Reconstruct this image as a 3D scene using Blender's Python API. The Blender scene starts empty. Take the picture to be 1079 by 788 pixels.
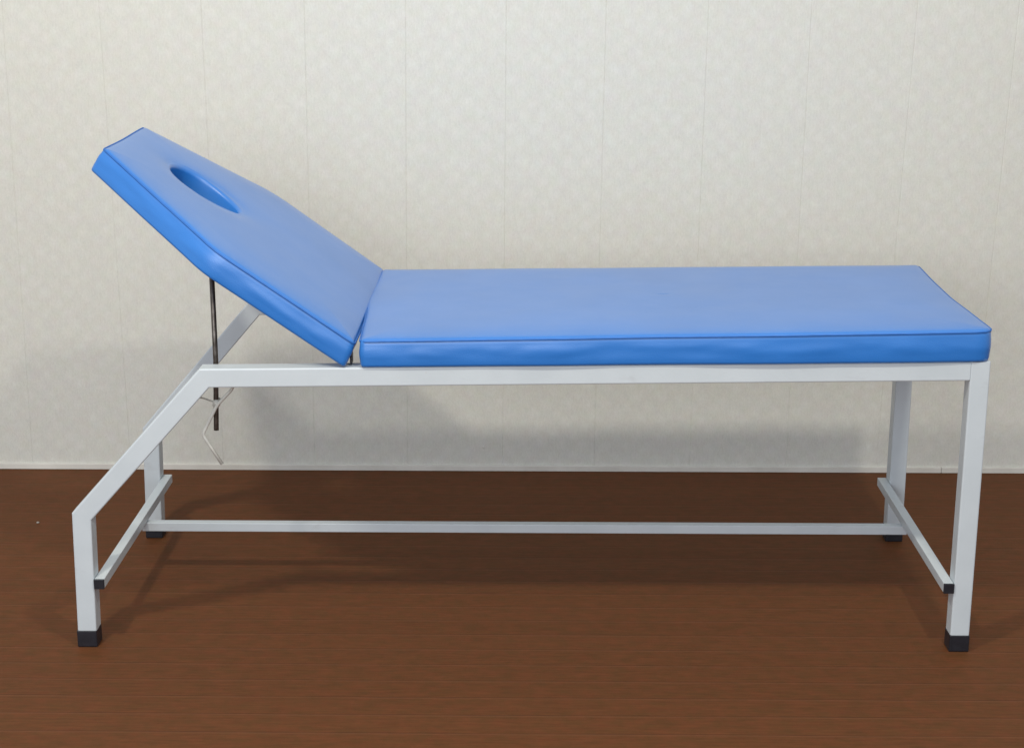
import bpy, bmesh, math, random
from mathutils import Vector, Matrix, noise
random.seed(7)
scene = bpy.context.scene
COL = scene.collection

# ------------------------------------------------------------------ helpers
def link(name, bm, mat, parent=None, smooth=False):
    me = bpy.data.meshes.new(name)
    bmesh.ops.recalc_face_normals(bm, faces=bm.faces)
    bm.to_mesh(me); bm.free()
    if smooth:
        for p in me.polygons: p.use_smooth = True
    me.materials.append(mat)
    o = bpy.data.objects.new(name, me); COL.objects.link(o)
    if parent: o.parent = parent
    return o

def prism_xz(poly, y0, y1, bev=.0018, seg=2, along=False):
    """closed prism: polygon in the XZ plane, extruded along y, edges rounded"""
    bm = bmesh.new()
    a = [bm.verts.new((x, y0, z)) for x, z in poly]
    b = [bm.verts.new((x, y1, z)) for x, z in poly]
    n = len(poly)
    bm.faces.new(a); bm.faces.new(b[::-1])
    for i in range(n):
        bm.faces.new((a[i], a[(i+1) % n], b[(i+1) % n], b[i]))
    bmesh.ops.recalc_face_normals(bm, faces=bm.faces)
    ed = bm.edges[:]
    if along:   # tubes: only the long edges are rounded, the mitred ends stay tight
        lk = {frozenset((a[i], a[(i+1) % n])) for i in along} | {frozenset((b[i], b[(i+1) % n])) for i in along}
        ed = [q for q in ed if frozenset(q.verts) in lk]
    if bev: bmesh.ops.bevel(bm, geom=ed, offset=bev, segments=seg, profile=.5, affect='EDGES')
    return bm

def box(x0, x1, y0, y1, z0, z1, bev=.0018, seg=2):
    return prism_xz([(x0, z0), (x1, z0), (x1, z1), (x0, z1)], y0, y1, bev, seg)

def tube(path, r, n=14, closed=False):
    """round tube along a list of points (parallel transported)"""
    bm = bmesh.new(); P = [Vector(p) for p in path]; m = len(P)
    rings = []; up = None
    for i in range(m):
        if closed: t = (P[(i+1) % m] - P[i-1]).normalized()
        else: t = (P[min(i+1, m-1)] - P[max(i-1, 0)]).normalized()
        if up is None:
            up = Vector((0, 0, 1)) if abs(t.z) < .9 else Vector((0, 1, 0))
        up = (up - t*up.dot(t)).normalized(); s = t.cross(up)
        rings.append([bm.verts.new(P[i] + r*(math.cos(a)*up + math.sin(a)*s))
                      for a in [2*math.pi*k/n for k in range(n)]])
    for i in range(m if closed else m-1):
        A, B = rings[i], rings[(i+1) % m]
        for k in range(n): bm.faces.new((A[k], A[(k+1) % n], B[(k+1) % n], B[k]))
    if not closed: bm.faces.new(rings[0][::-1]); bm.faces.new(rings[-1])
    return bm

def bend(path, r, n=6):
    """round the corners of a polyline"""
    P = [Vector(p) for p in path]; out = [P[0]]
    for i in range(1, len(P)-1):
        a = (P[i-1]-P[i]).normalized(); b = (P[i+1]-P[i]).normalized()
        p0 = P[i]+a*r; p1 = P[i]+b*r
        for k in range(n+1):
            t = k/n; out.append(p0*(1-t)**2 + P[i]*2*t*(1-t) + p1*t*t)
    out.append(P[-1]); return out

# ------------------------------------------------------------------ materials
def newmat(name):
    m = bpy.data.materials.new(name); m.use_nodes = True
    nt = m.node_tree; b = nt.nodes['Principled BSDF']
    return m, nt, b
def N(nt, t, **kw):
    n = nt.nodes.new(t)
    for k, v in kw.items():
        if k in n.inputs: n.inputs[k].default_value = v
        else: setattr(n, k, v)
    return n
def coords(nt, scale=(1, 1, 1), kind='Object', rot=(0, 0, 0)):
    tc = N(nt, 'ShaderNodeTexCoord'); mp = N(nt, 'ShaderNodeMapping')
    mp.inputs['Scale'].default_value = scale; mp.inputs['Rotation'].default_value = rot
    nt.links.new(tc.outputs[kind], mp.inputs['Vector']); return mp.outputs['Vector']
def noise_tex(nt, vec, scale, detail=3, rough=.5, dist=0):
    n = N(nt, 'ShaderNodeTexNoise'); n.inputs['Scale'].default_value = scale
    n.inputs['Detail'].default_value = detail; n.inputs['Roughness'].default_value = rough
    n.inputs['Distortion'].default_value = dist
    nt.links.new(vec, n.inputs['Vector']); return n.outputs['Fac']
def ramp(nt, fac, stops):
    r = N(nt, 'ShaderNodeValToRGB'); e = r.color_ramp.elements
    while len(e) < len(stops): e.new(.5)
    for k, (p, c) in enumerate(stops):
        e[k].position = p; e[k].color = (*c, 1) if len(c) == 3 else c
    nt.links.new(fac, r.inputs['Fac']); return r.outputs['Color']
def mix(nt, a, b, fac, mode='MIX'):
    m = N(nt, 'ShaderNodeMix', data_type='RGBA', blend_type=mode)
    if isinstance(fac, (int, float)): m.inputs[0].default_value = fac
    else: nt.links.new(fac, m.inputs[0])
    for s, v in ((m.inputs[6], a), (m.inputs[7], b)):
        if isinstance(v, tuple): s.default_value = (*v, 1)
        else: nt.links.new(v, s)
    return m.outputs[2]
def math_n(nt, op, a, b=0., c=None):
    m = N(nt, 'ShaderNodeMath', operation=op)
    for i, v in enumerate((a, b, c)):
        if v is None: continue
        if isinstance(v, (int, float)): m.inputs[i].default_value = v
        else: nt.links.new(v, m.inputs[i])
    return m.outputs[0]
def bump(nt, h, bsdf, strength, dist):
    b = N(nt, 'ShaderNodeBump'); b.inputs['Strength'].default_value = strength
    b.inputs['Distance'].default_value = dist
    nt.links.new(h, b.inputs['Height']); nt.links.new(b.outputs['Normal'], bsdf.inputs['Normal'])

def m_vinyl():
    m, nt, b = newmat('blue_vinyl')
    v = coords(nt)
    big = noise_tex(nt, v, 5, 3)
    c = ramp(nt, big, [(.3, (.011, .160, .535)), (.7, (.014, .178, .59))])
    nt.links.new(c, b.inputs['Base Color'])
    r = math_n(nt, 'MULTIPLY_ADD', noise_tex(nt, v, 14, 4), .16, .33)
    nt.links.new(r, b.inputs['Roughness'])
    b.inputs['IOR'].default_value = 1.5
    b.inputs['Coat Weight'].default_value = 1.; b.inputs['Coat Roughness'].default_value = .36
    grain = N(nt, 'ShaderNodeTexVoronoi'); grain.inputs['Scale'].default_value = 620
    nt.links.new(v, grain.inputs['Vector'])
    h = math_n(nt, 'MULTIPLY_ADD', noise_tex(nt, v, 30, 3), 2.2, grain.outputs['Distance'])
    bump(nt, h, b, .35, .0006)
    return m
def m_piping():
    m, nt, b = newmat('blue_piping')
    v = coords(nt)
    c = ramp(nt, noise_tex(nt, v, 60, 2), [(.3, (.013, .112, .40)), (.7, (.018, .135, .47))])
    nt.links.new(c, b.inputs['Base Color']); b.inputs['Roughness'].default_value = .55
    return m
def m_paint():
    m, nt, b = newmat('white_frame_paint')
    v = coords(nt, kind='Object')
    c = ramp(nt, noise_tex(nt, v, 9, 5, .6), [(.3, (.515, .565, .60)), (.62, (.555, .605, .64))])
    sp = noise_tex(nt, v, 70, 4, .7)
    s = ramp(nt, sp, [(.70, (0, 0, 0)), (.80, (1, 1, 1))])
    c = mix(nt, c, (.50, .49, .47), math_n(nt, 'MULTIPLY', s, .5))
    gr = ramp(nt, noise_tex(nt, coords(nt, (9, 20, 20)), 1, 4, .65), [(.60, (0, 0, 0)), (.72, (1, 1, 1))])
    c = mix(nt, c, (.36, .36, .37), math_n(nt, 'MULTIPLY', gr, .28))
    nt.links.new(c, b.inputs['Base Color'])
    b.inputs['Roughness'].default_value = .36
    bump(nt, noise_tex(nt, v, 130, 2), b, .12, .0006)
    return m
def m_simple(name, c1, c2, rough, scale=40, metal=0, bs=.15):
    m, nt, b = newmat(name); v = coords(nt)
    nt.links.new(ramp(nt, noise_tex(nt, v, scale, 4), [(.35, c1), (.65, c2)]), b.inputs['Base Color'])
    b.inputs['Roughness'].default_value = rough; b.inputs['Metallic'].default_value = metal
    bump(nt, noise_tex(nt, v, scale*6, 2), b, bs, .0005)
    return m
def m_wall():
    m, nt, b = newmat('printed_wall_panel')
    v = coords(nt)
    # vertical silk-like fibre
    fib = noise_tex(nt, coords(nt, (260, 1, 95)), 1, 2, .6)
    fib2 = noise_tex(nt, coords(nt, (120, 1, 26)), 1, 3, .6)
    # rosettes: pale flower heads in a half-drop repeat
    warp = N(nt, 'ShaderNodeTexNoise'); warp.inputs['Scale'].default_value = 26
    nt.links.new(v, warp.inputs['Vector'])
    vm = N(nt, 'ShaderNodeVectorMath', operation='MULTIPLY_ADD')
    vm.inputs[1].default_value = (.022, 0, .022)
    nt.links.new(warp.outputs['Color'], vm.inputs[0]); nt.links.new(v, vm.inputs[2])
    mp = N(nt, 'ShaderNodeMapping'); mp.inputs['Scale'].default_value = (1, 0, 1); mp.inputs['Rotation'].default_value = (0, math.radians(43), 0)
    nt.links.new(vm.outputs[0], mp.inputs['Vector'])
    vo = N(nt, 'ShaderNodeTexVoronoi'); vo.inputs['Scale'].default_value = 25
    vo.inputs['Randomness'].default_value = .38
    nt.links.new(mp.outputs[0], vo.inputs['Vector'])
    petal = math_n(nt, 'SUBTRACT', 1., math_n(nt, 'MULTIPLY', vo.outputs['Distance'], 1.9))
    petal = math_n(nt, 'MAXIMUM', petal, 0.)
    brk = math_n(nt, 'MULTIPLY_ADD', noise_tex(nt, coords(nt, (170, 1, 90)), 1, 3, .7), 2.6, -.75)
    ros = math_n(nt, 'MULTIPLY', petal, math_n(nt, 'MAXIMUM', brk, 0.))
    big = noise_tex(nt, v, 2.2, 3)
    c = ramp(nt, fib, [(.30, (.54, .535, .495)), (.70, (.735, .735, .70))])
    c2 = ramp(nt, fib2, [(.3, (.60, .595, .56)), (.7, (.675, .675, .64))])
    c = mix(nt, c, c2, .55)
    iso = noise_tex(nt, v, 330, 3, .65)
    c = mix(nt, c, ramp(nt, iso, [(.3, (.56, .56, .52)), (.7, (.71, .71, .67))]), .35)
    c = mix(nt, c, (.76, .765, .74), math_n(nt, 'MULTIPLY', ros, .62))
    tint = N(nt, 'ShaderNodeTexNoise'); tint.inputs['Scale'].default_value = 34; tint.inputs['Detail'].default_value = 2
    nt.links.new(v, tint.inputs['Vector'])
    c = mix(nt, c, tint.outputs['Color'], .07, 'OVERLAY')
    c = mix(nt, c, (1, .995, .97), 1., 'MULTIPLY')
    c = mix(nt, c, (.57, .565, .52), math_n(nt, 'MULTIPLY', big, .22))
    nt.links.new(c, b.inputs['Base Color'])
    b.inputs['Roughness'].default_value = .5
    h = math_n(nt, 'ADD', fib, math_n(nt, 'MULTIPLY', ros, .8))
    bump(nt, h, b, .22, .0008)
    return m
def m_floor():
    m, nt, b = newmat('brown_strip_flooring')
    v = coords(nt)
    sx = N(nt, 'ShaderNodeSeparateXYZ'); nt.links.new(v, sx.inputs[0])
    wob = math_n(nt, 'MULTIPLY_ADD', noise_tex(nt, coords(nt, (1.3, 1, 1)), 1.2, 1), .004, sx.outputs['Y'])
    t = math_n(nt, 'MULTIPLY', wob, 1/.071)
    row = math_n(nt, 'FLOOR', t); fr = math_n(nt, 'FRACT', t)
    # joint profile: fine dark line with a pale lip beside it
    line = math_n(nt, 'LESS_THAN', fr, .045)
    lip = math_n(nt, 'MULTIPLY', math_n(nt, 'GREATER_THAN', fr, .93), 1.)
    wn = N(nt, 'ShaderNodeTexWhiteNoise', noise_dimensions='1D'); nt.links.new(row, wn.inputs['W'])
    g = noise_tex(nt, coords(nt, (5, 95, 1)), 1, 5, .62, .3)
    g2 = noise_tex(nt, coords(nt, (30, 420, 1)), 1, 3, .6)
    blot = noise_tex(nt, coords(nt, (1.4, 2.6, 1)), 2.6, 5, .6)
    c = ramp(nt, g, [(.25, (.090, .034, .0125)), (.5, (.117, .045, .016)), (.78, (.146, .060, .022))])
    c = mix(nt, c, (.128, .060, .019), math_n(nt, 'MULTIPLY', blot, .5))
    c = mix(nt, c, (.085, .030, .011), math_n(nt, 'MULTIPLY', g2, .32))
    g3 = noise_tex(nt, coords(nt, (14, 150, 1)), 1, 4, .65)
    c = mix(nt, c, ramp(nt, g3, [(.3, (.076, .027, .012)), (.7, (.168, .068, .026))]), .52)
    mot = noise_tex(nt, coords(nt, (9, 11, 1)), 3, 4, .65)
    c = mix(nt, c, ramp(nt, mot, [(.35, (.088, .046, .017)), (.65, (.150, .050, .022))]), .42)
    k = math_n(nt, 'MULTIPLY_ADD', wn.outputs['Value'], .07, .965)
    cmb = N(nt, 'ShaderNodeCombineColor')
    for i in range(3): nt.links.new(k, cmb.inputs[i])
    c = mix(nt, c, cmb.outputs[0], 1., 'MULTIPLY')
    broken = noise_tex(nt, coords(nt, (3, 14, 1)), 1, 3)
    c = mix(nt, c, (.055, .020, .011), math_n(nt, 'MULTIPLY', line, math_n(nt, 'MULTIPLY', broken, .6)))
    c = mix(nt, c, (.22, .105, .06), math_n(nt, 'MULTIPLY', lip, math_n(nt, 'MULTIPLY', broken, .26)))
    c = mix(nt, c, (.975, .935, .955), 1., 'MULTIPLY')
    nt.links.new(c, b.inputs['Base Color'])
    nt.links.new(math_n(nt, 'MULTIPLY_ADD', g, .2, .52), b.inputs['Roughness'])
    b.inputs['Specular IOR Level'].default_value = .08
    h = math_n(nt, 'SUBTRACT', math_n(nt, 'MULTIPLY_ADD', g, .25, g2), math_n(nt, 'MULTIPLY', line, 1.5))
    bump(nt, h, b, .3, .0006)
    return m

VINYL, PIPE, PAINT = m_vinyl(), m_piping(), m_paint()
RUBBER = m_simple('black_plastic', (.010, .011, .016), (.016, .017, .024), .42)
STEEL = m_simple('dark_steel', (.085, .072, .062), (.17, .15, .135), .36, 60, .85)
IVORY = m_simple('cream_paint', (.60, .60, .55), (.68, .68, .63), .4)
PLY = m_simple('plywood_board', (.10, .06, .035), (.15, .09, .05), .7)
TRIM = m_simple('white_trim', (.62, .60, .55), (.70, .68, .63), .45, 12)
GROOVE = m_simple('seam_shadow_plastic', (.40, .385, .35), (.47, .45, .41), .6)
CRUMB = m_simple('pale_crumb', (.26, .23, .19), (.36, .33, .29), .7)
WALL, FLOOR = m_wall(), m_floor()

# ------------------------------------------------------------------ the setting
WY = 1.117
bm = bmesh.new()
vs = [bm.verts.new(p) for p in ((-4, -4.5, 0), (5, -4.5, 0), (5, WY+.02, 0), (-4, WY+.02, 0))]
bm.faces.new(vs)
fl = link('floor', bm, FLOOR); fl['kind'] = 'structure'

# wall of narrow interlocking panels; a groove between neighbours
seam0 = {-1: (-1.380, -1.366), 0: (-1.1362, -1.1190), 1: (-.8690, -.8745), 2: (-.6170, -.6170), 3: (-.3690, -.3575),
         4: (-.1180, -.1030), 5: (.1400, .1502), 6: (.3870, .4009), 7: (.6440, .6570), 8: (.9050, .9146),
         9: (1.1480, 1.1785), 10: (1.4020, 1.4315)}
for k in range(-8, -1): seam0[k] = (-1.380+.2535*(k+1), -1.366+.2535*(k+1))
for k in range(11, 19): seam0[k] = (1.4020+.2535*(k-10), 1.4315+.2535*(k-10))
def seam_x(k, z):
    a, b = seam0[k]; return a+(b-a)*z/1.24
bm = bmesh.new(); ks = sorted(seam0); HT = 2.9
def strip(prof0, prof1):
    a = [bm.verts.new(p) for p in prof0]; b = [bm.verts.new(p) for p in prof1]
    for i in range(len(a)-1): bm.faces.new((a[i], a[i+1], b[i+1], b[i]))
def prof(z):
    zz = min(z, 1.3); out = []
    g = .0006
    for k in ks:
        x = seam_x(k, zz)
        out += [(x-g-.0016, WY, z), (x-g, WY+.0004, z), (x-g*.4, WY+.0009, z), (x+g*.4, WY+.0009, z), (x+g, WY+.0003, z), (x+g+.0012, WY, z)]
    return out
zs = [0, .4, .8, 1.3, HT]
for i in range(4): strip(prof(zs[i]), prof(zs[i+1]))
bmesh.ops.remove_doubles(bm, verts=bm.verts, dist=1e-6)
wall = link('wall', bm, WALL); wall['kind'] = 'structure'
# thin white trim strip where the wall meets the floor
bm = bmesh.new()
x = -3.2
L = [(-3.2, 1.3235), (1.3245, 4.6)]
for a, b_ in L:
    t = prism_xz([(a, .0005), (b_, .0005), (b_, .0165), (a, .0165)], WY-.006, WY-.0002, .0012, 2)
    me = bpy.data.meshes.new('t'); t.to_mesh(me); t.free(); bm.from_mesh(me); bpy.data.meshes.remove(me)
trim = link('skirting_trim', bm, TRIM); trim['kind'] = 'structure'
# small chip in the wall panel
bm = bmesh.new()
bmesh.ops.create_icosphere(bm, subdivisions=2, radius=1)
for v in bm.verts:
    v.co = Vector((v.co.x*.0022, v.co.y*.0014, v.co.z*.0042)) * (1+.3*noise.noise(v.co*2))
ch = link('wall_chip', bm, TRIM, wall, True); ch.location = (.088, WY-.0004, .068)

def crumb(x, y, r, label):
    bm = bmesh.new(); bmesh.ops.create_icosphere(bm, subdivisions=2, radius=r)
    for v in bm.verts:
        v.co *= 1+.4*noise.noise(v.co/r*1.7+Vector((x, y, 0)))
        v.co.z *= .6
    o = link('crumb', bm, CRUMB, None, True); o.location = (x, y, r*.5)
    o['label'] = label; o['category'] = 'crumb'
crumb(-1.0023, .7046, .0036, 'pale crumb on the brown floor near the wall, left of the couch')

# ------------------------------------------------------------------ couch frame
T = .0385
couch = bpy.data.objects.new('examination_couch', None); COL.objects.link(couch)
couch.location = (.2, .32, 0)
couch['label'] = 'blue vinyl examination couch with raised face-hole backrest on white metal frame'
couch['category'] = 'examination couch'
OFF = Vector((-.2, -.32, 0))
def part(name, bm, mat, parent=couch, smooth=False):
    bmesh.ops.translate(bm, verts=bm.verts, vec=OFF)
    o = link(name, bm, mat, parent, smooth)
    return o

X0, ZK = -.7045, .2905           # outer knee
XB, HB = -.4333, .5910           # outer bend
X1, HR = 1.1045, .6106           # right top corner
SL = (HR-HB)/(X1-XB)             # slight rise of the rail
def rail_z(x): return HB+SL*(x-XB)
ang = math.atan2(HB-ZK, XB-X0); rs = math.atan(SL)
def line_int(p, d, q, e):
    # intersection of two lines in xz
    det = d[0]*(-e[1])+e[0]*d[1]
    t = ((q[0]-p[0])*(-e[1])+e[0]*(q[1]-p[1]))/det
    return (p[0]+d[0]*t, p[1]+d[1]*t)
dd = (math.cos(ang), math.sin(ang)); dr = (math.cos(rs), math.sin(rs))
dl = (.0068, ZK)                  # left leg leans a touch
dl_n = math.hypot(*dl); dl = (dl[0]/dl_n, dl[1]/dl_n)
off = lambda p, d, s: (p[0]+d[1]*s, p[1]-d[0]*s)
knee_in = line_int(off((X0, ZK), dl, T), dl, off((X0, ZK), dd, T), dd)
bend_in = line_int(off((XB, HB), dd, T), dd, off((XB, HB), dr, T), dr)
xl0 = X0-dl[0]/dl[1]*ZK           # foot x of left leg, outer
xr0 = X1+.0020                    # foot x of right leg, outer
e = 0.
def capped(x0, x1, y0, lean):
    return box(x0-.0012, x1+.0012, y0-.0012, y0+T+.0012, 0, .037, .0028, 3)
WB = .608
sides = [(0., 0), (WB, 1)]
ZKF = ZK
for y0, back in sides:
    ZK = ZKF-(.014 if back else 0)   # the far side was welded a little lower at the knee
    ang = math.atan2(HB-ZK, XB-X0); dd = (math.cos(ang), math.sin(ang))
    knee_in = line_int(off((X0, ZK), dl, T), dl, off((X0, ZK), dd, T), dd)
    bend_in = line_int(off((XB, HB), dd, T), dd, off((XB, HB), dr, T), dr)
    leg = part('leg', prism_xz([(xl0, .002), (xl0+T, .002), (knee_in[0]-e, knee_in[1]-e), (X0-e, ZK-e)], y0, y0+T, .003, 3, (1, 3)), PAINT)
    part('foot_cap', capped(xl0, xl0+T, y0, 0), RUBBER, leg)
    part('diagonal_tube', prism_xz([(X0+e, ZK+e), (knee_in[0]+e, knee_in[1]+e), (bend_in[0]-e, bend_in[1]-e), (XB-e, HB-e)], y0, y0+T, .003, 3, (1, 3)), PAINT)
    xj = X1-T
    part('side_rail', prism_xz([(XB+e, HB+e), (bend_in[0]+e, bend_in[1]+e), (xj-.0002, rail_z(xj)-T+.0012), (xj-.0002, rail_z(xj))], y0, y0+T, .003, 3, (1, 3)), PAINT)
    leg = part('leg', prism_xz([(xr0-T, .002), (xr0, .002), (X1, HR), (xj, rail_z(xj)+.0003)], y0, y0+T, .003, 3, (1, 3)), PAINT)
    part('foot_cap', capped(xr0-T, xr0, y0, 0), RUBBER, leg)

ZK = ZKF
# low crossbars between front and back legs, black end plugs
S = .020; HBZ = .1495
xi_l = X0+T-dl[0]/dl[1]*(ZK-HBZ)+.0004
xi_r = X1-T+.0012
for a, b_ in ((xi_l, xi_l+S), (xi_r-S-.0004, xi_r-.0004)):
    cb = part('crossbar', box(a, b_, .001, WB+T-.001, HBZ-S, HBZ, .0013), PAINT)
    part('end_cap', box(a-.0004, b_+.0004, -.0045, .0007, HBZ-S-.0004, HBZ+.0004, .001), RUBBER, cb)
# long stretcher lying under the crossbars
SY = .372
part('stretcher', box(xi_l+.009, xi_r-.009, SY, SY+S, HBZ-2*S-.0005, HBZ-S-.0003, .0013), PAINT)
# cross tubes under the pads
for xc in (-.095, .45, X1-T-.0005-T):
    zc = rail_z(xc)
    part('cross_tube', box(xc, xc+.0375, T+.0002, WB-.0002, zc-.034, zc-.004, .0015), PAINT)

# ------------------------------------------------------------------ pads
def rounded(poly, radii, n=7):
    out = []; m = len(poly)
    for i in range(m):
        p = Vector(poly[i]); a = (Vector(poly[i-1])-p); b = (Vector(poly[(i+1) % m])-p)
        r = radii[i]; a.normalize(); b.normalize()
        half = math.acos(max(-1, min(1, a.dot(b))))/2
        d = r/math.tan(half)
        p0 = p+a*d; p1 = p+b*d
        for k in range(n+1):
            t = k/n; out.append(p0*(1-t)**2+p*2*t*(1-t)+p1*t*t)
    return out
def resample(pts, n):
    m = len(pts); L = [0]
    for i in range(m): L.append(L[-1]+(pts[(i+1) % m]-pts[i]).length)
    tot = L[-1]; out = []; j = 0
    for k in range(n):
        s = tot*k/n
        while L[j+1] < s: j += 1
        t = (s-L[j])/(L[j+1]-L[j]) if L[j+1] > L[j] else 0
        out.append(pts[j].lerp(pts[(j+1) % m], t))
    return out
def make_pad(outline, centre, hole, thick, place, seed, wr=1., NN=480, pathshift=None):
    """outline: ccw list of 2D points; hole: (ax, ay) half axes or None; place(u, v, w)->3D, w up from the pad bottom"""
    out = resample(outline, NN); c = Vector(centre)
    def wob(p):   # hand-upholstered edges are never straight
        return Vector((noise.noise(Vector((p.x*5+seed, p.y*5, .3))), noise.noise(Vector((p.x*5, p.y*5+seed, 4.3)))))*.0026*wr
    out = [p+wob(p) for p in out]
    nor = []
    for i in range(NN):
        t = (out[(i+2) % NN]-out[i-2]).normalized(); nor.append(Vector((t.y, -t.x)))
    segs = out
    def edge_dist(p):
        best = 9
        for q in segs[::2]:
            d = (q.x-p.x)**2+(q.y-p.y)**2
            if d < best: best = d
        return math.sqrt(best)
    if hole:
        ax, ay = hole
        inn = []
        for p in out:
            d = p-c; a = math.atan2(d.y/ay, d.x/ax)
            k = 1.0
            inn.append(c+Vector((ax*math.cos(a), ay*math.sin(a)*(1+.22*math.cos(a)))))
    bm = bmesh.new()
    TH = thick
    zt = lambda p: TH(p) if callable(TH) else TH
    def V(p, w): return bm.verts.new(place(p.x, p.y, w))
    rings = []
    # underside edge -> side -> seam
    for ins, w in ((.010, 0.), (.0030, .0003), (.0006, .0020), (-.0004, .006), (-.0010, .014)):
        rings.append([V(out[i]-nor[i]*ins, w) for i in range(NN)])
    for k in range(1, 9):
        f = k/9
        r = []
        for i in range(NN):
            p = out[i]; z = zt(p)
            w = .014+(z-.0075-.014)*f
            bul = .0014*math.sin(math.pi*f)
            q = Vector((p.x*9+seed, p.y*9, w*26))
            wrk = noise.noise(q)*.0015*wr+noise.noise(q*2.3)*.0007*wr
            r.append(V(p+nor[i]*(.0010*(1-f)+bul+wrk*math.sin(math.pi*min(1, f*1.05))), w))
        rings.append(r)
    for ins, dw in ((.0000, -.0046), (.0008, -.0030), (.0014, -.0020), (.0022, -.0010), (.0046, .0008), (.008, .0020)):
        rings.append([V(out[i]-nor[i]*ins, zt(out[i])+dw) for i in range(NN)])
    base = [out[i]-nor[i]*.008 for i in range(NN)]
    M = 46
    lip = .010
    for k in range(1, M+1):
        f = k/M; f = f**.9 if hole else f
        r = []
        if not hole and k == M: break
        for i in range(NN):
            tgt = (inn[i]+(inn[i]-c).normalized()*lip) if hole else c
            p = base[i].lerp(tgt, f)
            d = edge_dist(p)
            crown = .0020+.0060*(1-math.exp(-max(0, d-.008)/.034))
            if d > .02:
                crown += (noise.noise(Vector((p.x*3.1+seed, p.y*3.1, 1.7)))*.0016+noise.noise(Vector((p.x*8+seed, p.y*8, 9.7)))*.0005)*min(1, (d-.02)/.05)*wr
            if hole:
                dh = (p-c); a = math.hypot(dh.x/(ax+lip), dh.y/(ay+lip))
                crown -= .0050*math.exp(-max(0, a-1)*4.5)
            r.append(V(p, zt(p)+crown))
        rings.append(r)
    if hole:
        for k in range(1, 9):
            a = math.pi/2*k/8
            rings.append([V(inn[i]+(inn[i]-c).normalized()*(lip*(1-math.sin(a))), zt(inn[i])+.0028-(lip*.85)*(1-math.cos(a))) for i in range(NN)])
        for w in (.030, .022, .014, .006, .0):
            rings.append([V(inn[i]*1., w) for i in range(NN)])
    for A, B in zip(rings, rings[1:]):
        for i in range(NN): bm.faces.new((A[i], A[(i+1) % NN], B[(i+1) % NN], B[i]))
    if hole:
        A, B = rings[-1], rings[0]
        for i in range(NN): bm.faces.new((A[i], A[(i+1) % NN], B[(i+1) % NN], B[i]))
    else:
        cv = V(c, zt(c)+.0080); A = rings[-1]
        for i in range(NN): bm.faces.new((A[i], A[(i+1) % NN], cv))
        bm.faces.new(rings[0])
    pad = bm
    cord = tube([place((out[i]+nor[i]*.0001).x, (out[i]+nor[i]*.0001).y, zt(out[i])-.0028) for i in range(0, NN, 2)], .0020, 10, True)
    return pad, cord

# flat pad
FX0, FX1 = -.1145, 1.1025
def base_z(x): return rail_z(x)+.0012
def top_z(x, y): return .6478+(x-FX0)*.0192-.0085*(max(0, y)/.655)*max(0, (x-FX0)/1.2)
def th_flat(p): return top_z(p.x, p.y)-base_z(p.x)+.003
outline = rounded([(FX0-.0035, -.006), (FX1+.004, -.006), (FX1-.005, .30), (FX1+.010, .657), (FX0-.020, .657), (FX0-.020, .33)],
                  [.008, .034, .9, .010, .008, .9], 10)
pad, cord = make_pad(outline, ((FX0+FX1)/2, .325), None, th_flat,
                     lambda u, v, w: Vector((u, v, base_z(u)+w)), 3.1, 1.2)
flat = part('flat_pad', pad, VINYL, couch, True)
part('piping', cord, PIPE, flat, True)

# tilted backrest pad: (s up the slope, y) frame
TH = math.radians(35.0)
P0 = Vector((-.1329, 0, .6455))
E1 = Vector((-math.cos(TH), 0, math.sin(TH))); NRM = Vector((math.sin(TH), 0, math.cos(TH)))
TT = .0535
def place_b(u, v, w): 
    if u < .05: u -= max(0, 1-w/TT)*.011*(1-max(0, u)/.05)      # foam bulges out where the pad rests on the rail
    q = P0+E1*u+NRM*(w-TT+.0028)
    return Vector((q.x, v, max(q.z, rail_z(q.x)+.0012)))
# ccw seen from above the pad: (s, y) is mirrored, so order accordingly
ol = [(-.004, -.005), (.312, -.008), (.612, .160), (.612, .505), (.312, .690), (-.004, .670), (-.007, .33)]
outline = rounded(ol, [.008, .10, .008, .008, .14, .008, .9], 10)
padb, cordb = make_pad(outline, (.4165, .342), (.083, .063), TT, place_b, 8.4, 1.2, 480)
bp = part('backrest_pad', padb, VINYL, couch, True)
part('piping', cordb, PIPE, bp, True)
# frame angle under the backrest that carries prop and hinges
def slope_box(s0, s1, y0, y1, w0, w1, bev=.0012):
    bm = box(s0, s1, y0, y1, w0, w1, bev)
    for v in bm.verts:
        q = P0+E1*v.co.x+NRM*(v.co.z-TT+.0028); v.co = Vector((q.x, v.co.y, q.z))
    return bm
part('backrest_board', slope_box(.02, .30, .06, .60, -.012, -.0005), PLY, bp)
# hinges in the gap between the pads
for y in (.016, .60):
    hg = box(-.1405, -.1370, y, y+.030, rail_z(-.13)+.0008, rail_z(-.13)+.024, .001)
    part('hinge', hg, RUBBER)

# ------------------------------------------------------------------ prop rod and locking handle
RY = .075
part('prop_rod', tube([(-.4209, RY, .443), (-.4208, RY, .448), (-.4150, RY, .590), (-.4146, RY, .782)], .0052, 16), STEEL, couch, True)
part('clamp_collar', tube([(-.4172, RY-.0085, .499), (-.4172, RY+.0085, .503)], .0078, 16), IVORY, couch, True)
part('clamp_bracket', tube(bend([(-.4490, T+.001, .5200), (-.4470, RY-.004, .5125), (-.4190, RY-.003, .5015)], .006), .0016, 8), IVORY, couch, True)
part('locking_handle', tube(bend([(-.3720, T+.008, .5600), (-.3823, RY-.016, .5330), (-.4145, RY-.0135, .4990), (-.4462, RY-.014, .4380), (-.4098, RY-.014, .3755)], .008), .0034, 12), IVORY, couch, True)

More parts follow.
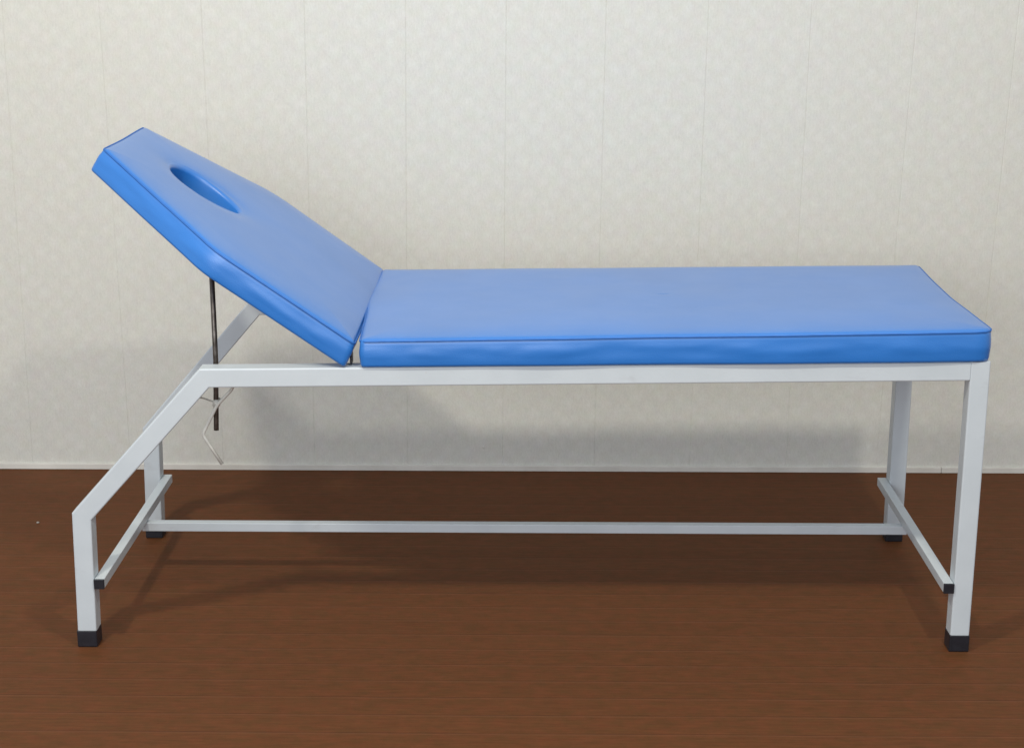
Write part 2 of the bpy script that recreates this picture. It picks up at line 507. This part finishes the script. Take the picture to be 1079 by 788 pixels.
# ------------------------------------------------------------------ light
def lamp(name, loc, aim, power, size, color, sy=None, shape='DISK'):
    L = bpy.data.lights.new(name, 'AREA'); L.energy = power; L.color = color
    L.shape = shape; L.size = size
    if sy: L.size_y = sy
    o = bpy.data.objects.new(name, L); COL.objects.link(o)
    o.location = loc
    o.rotation_euler = (Vector(aim)-Vector(loc)).to_track_quat('-Z', 'Y').to_euler()
    return o
lamp('ceiling_lamp', (1.15, -1.7, 3.42), (.6, .6, .3), 36, .20, (1, .96, .84))
lamp('ceiling_lamp', (-1.05, -1.7, 3.42), (0, .6, .3), 52, .24, (1, .945, .81))
lamp('overhead_fill', (-.2, -3.2, 3.3), (.0, 1.1, .8), 13, 1.6, (.95, .96, 1), 1.0, 'RECTANGLE')  # soft overhead fill, added to raise the ambient level
lamp('front_fill', (-1.1, -4.6, 1.9), (.1, 1.1, .3), 92, 2.6, (.91, .95, 1), 1.7, 'RECTANGLE')  # unseen fill added in front to lift wall, pad sides and under-couch shadow
w = bpy.data.worlds.new('World'); scene.world = w; w.use_nodes = True
w.node_tree.nodes['Background'].inputs[0].default_value = (.91, .945, 1, 1)
w.node_tree.nodes['Background'].inputs[1].default_value = .62

# ------------------------------------------------------------------ camera
cam = bpy.data.cameras.new('camera'); co = bpy.data.objects.new('camera', cam); COL.objects.link(co)
f, p, yw, rl = 1700.39, .2720, -.0106, .0010
cp, sp, cy, sy, cr, sr = math.cos(p), math.sin(p), math.cos(yw), math.sin(yw), math.cos(rl), math.sin(rl)
fwd = Vector((sy*cp, cy*cp, -sp)); right = Vector((cy, -sy, 0)); up = right.cross(fwd)
r2 = cr*right+sr*up; u2 = -sr*right+cr*up
Mx = Matrix((r2, u2, -fwd)).transposed().to_4x4(); Mx.translation = Vector((.2087, -3.0257, 1.4275))
co.matrix_world = Mx
cam.sensor_fit = 'HORIZONTAL'; cam.sensor_width = 36; cam.lens = f/1079*36
cam.clip_start = .05; cam.clip_end = 100
scene.camera = co
vs = scene.view_settings
vs.view_transform = 'Standard'; vs.look = 'None'; vs.exposure = 0; vs.gamma = 1
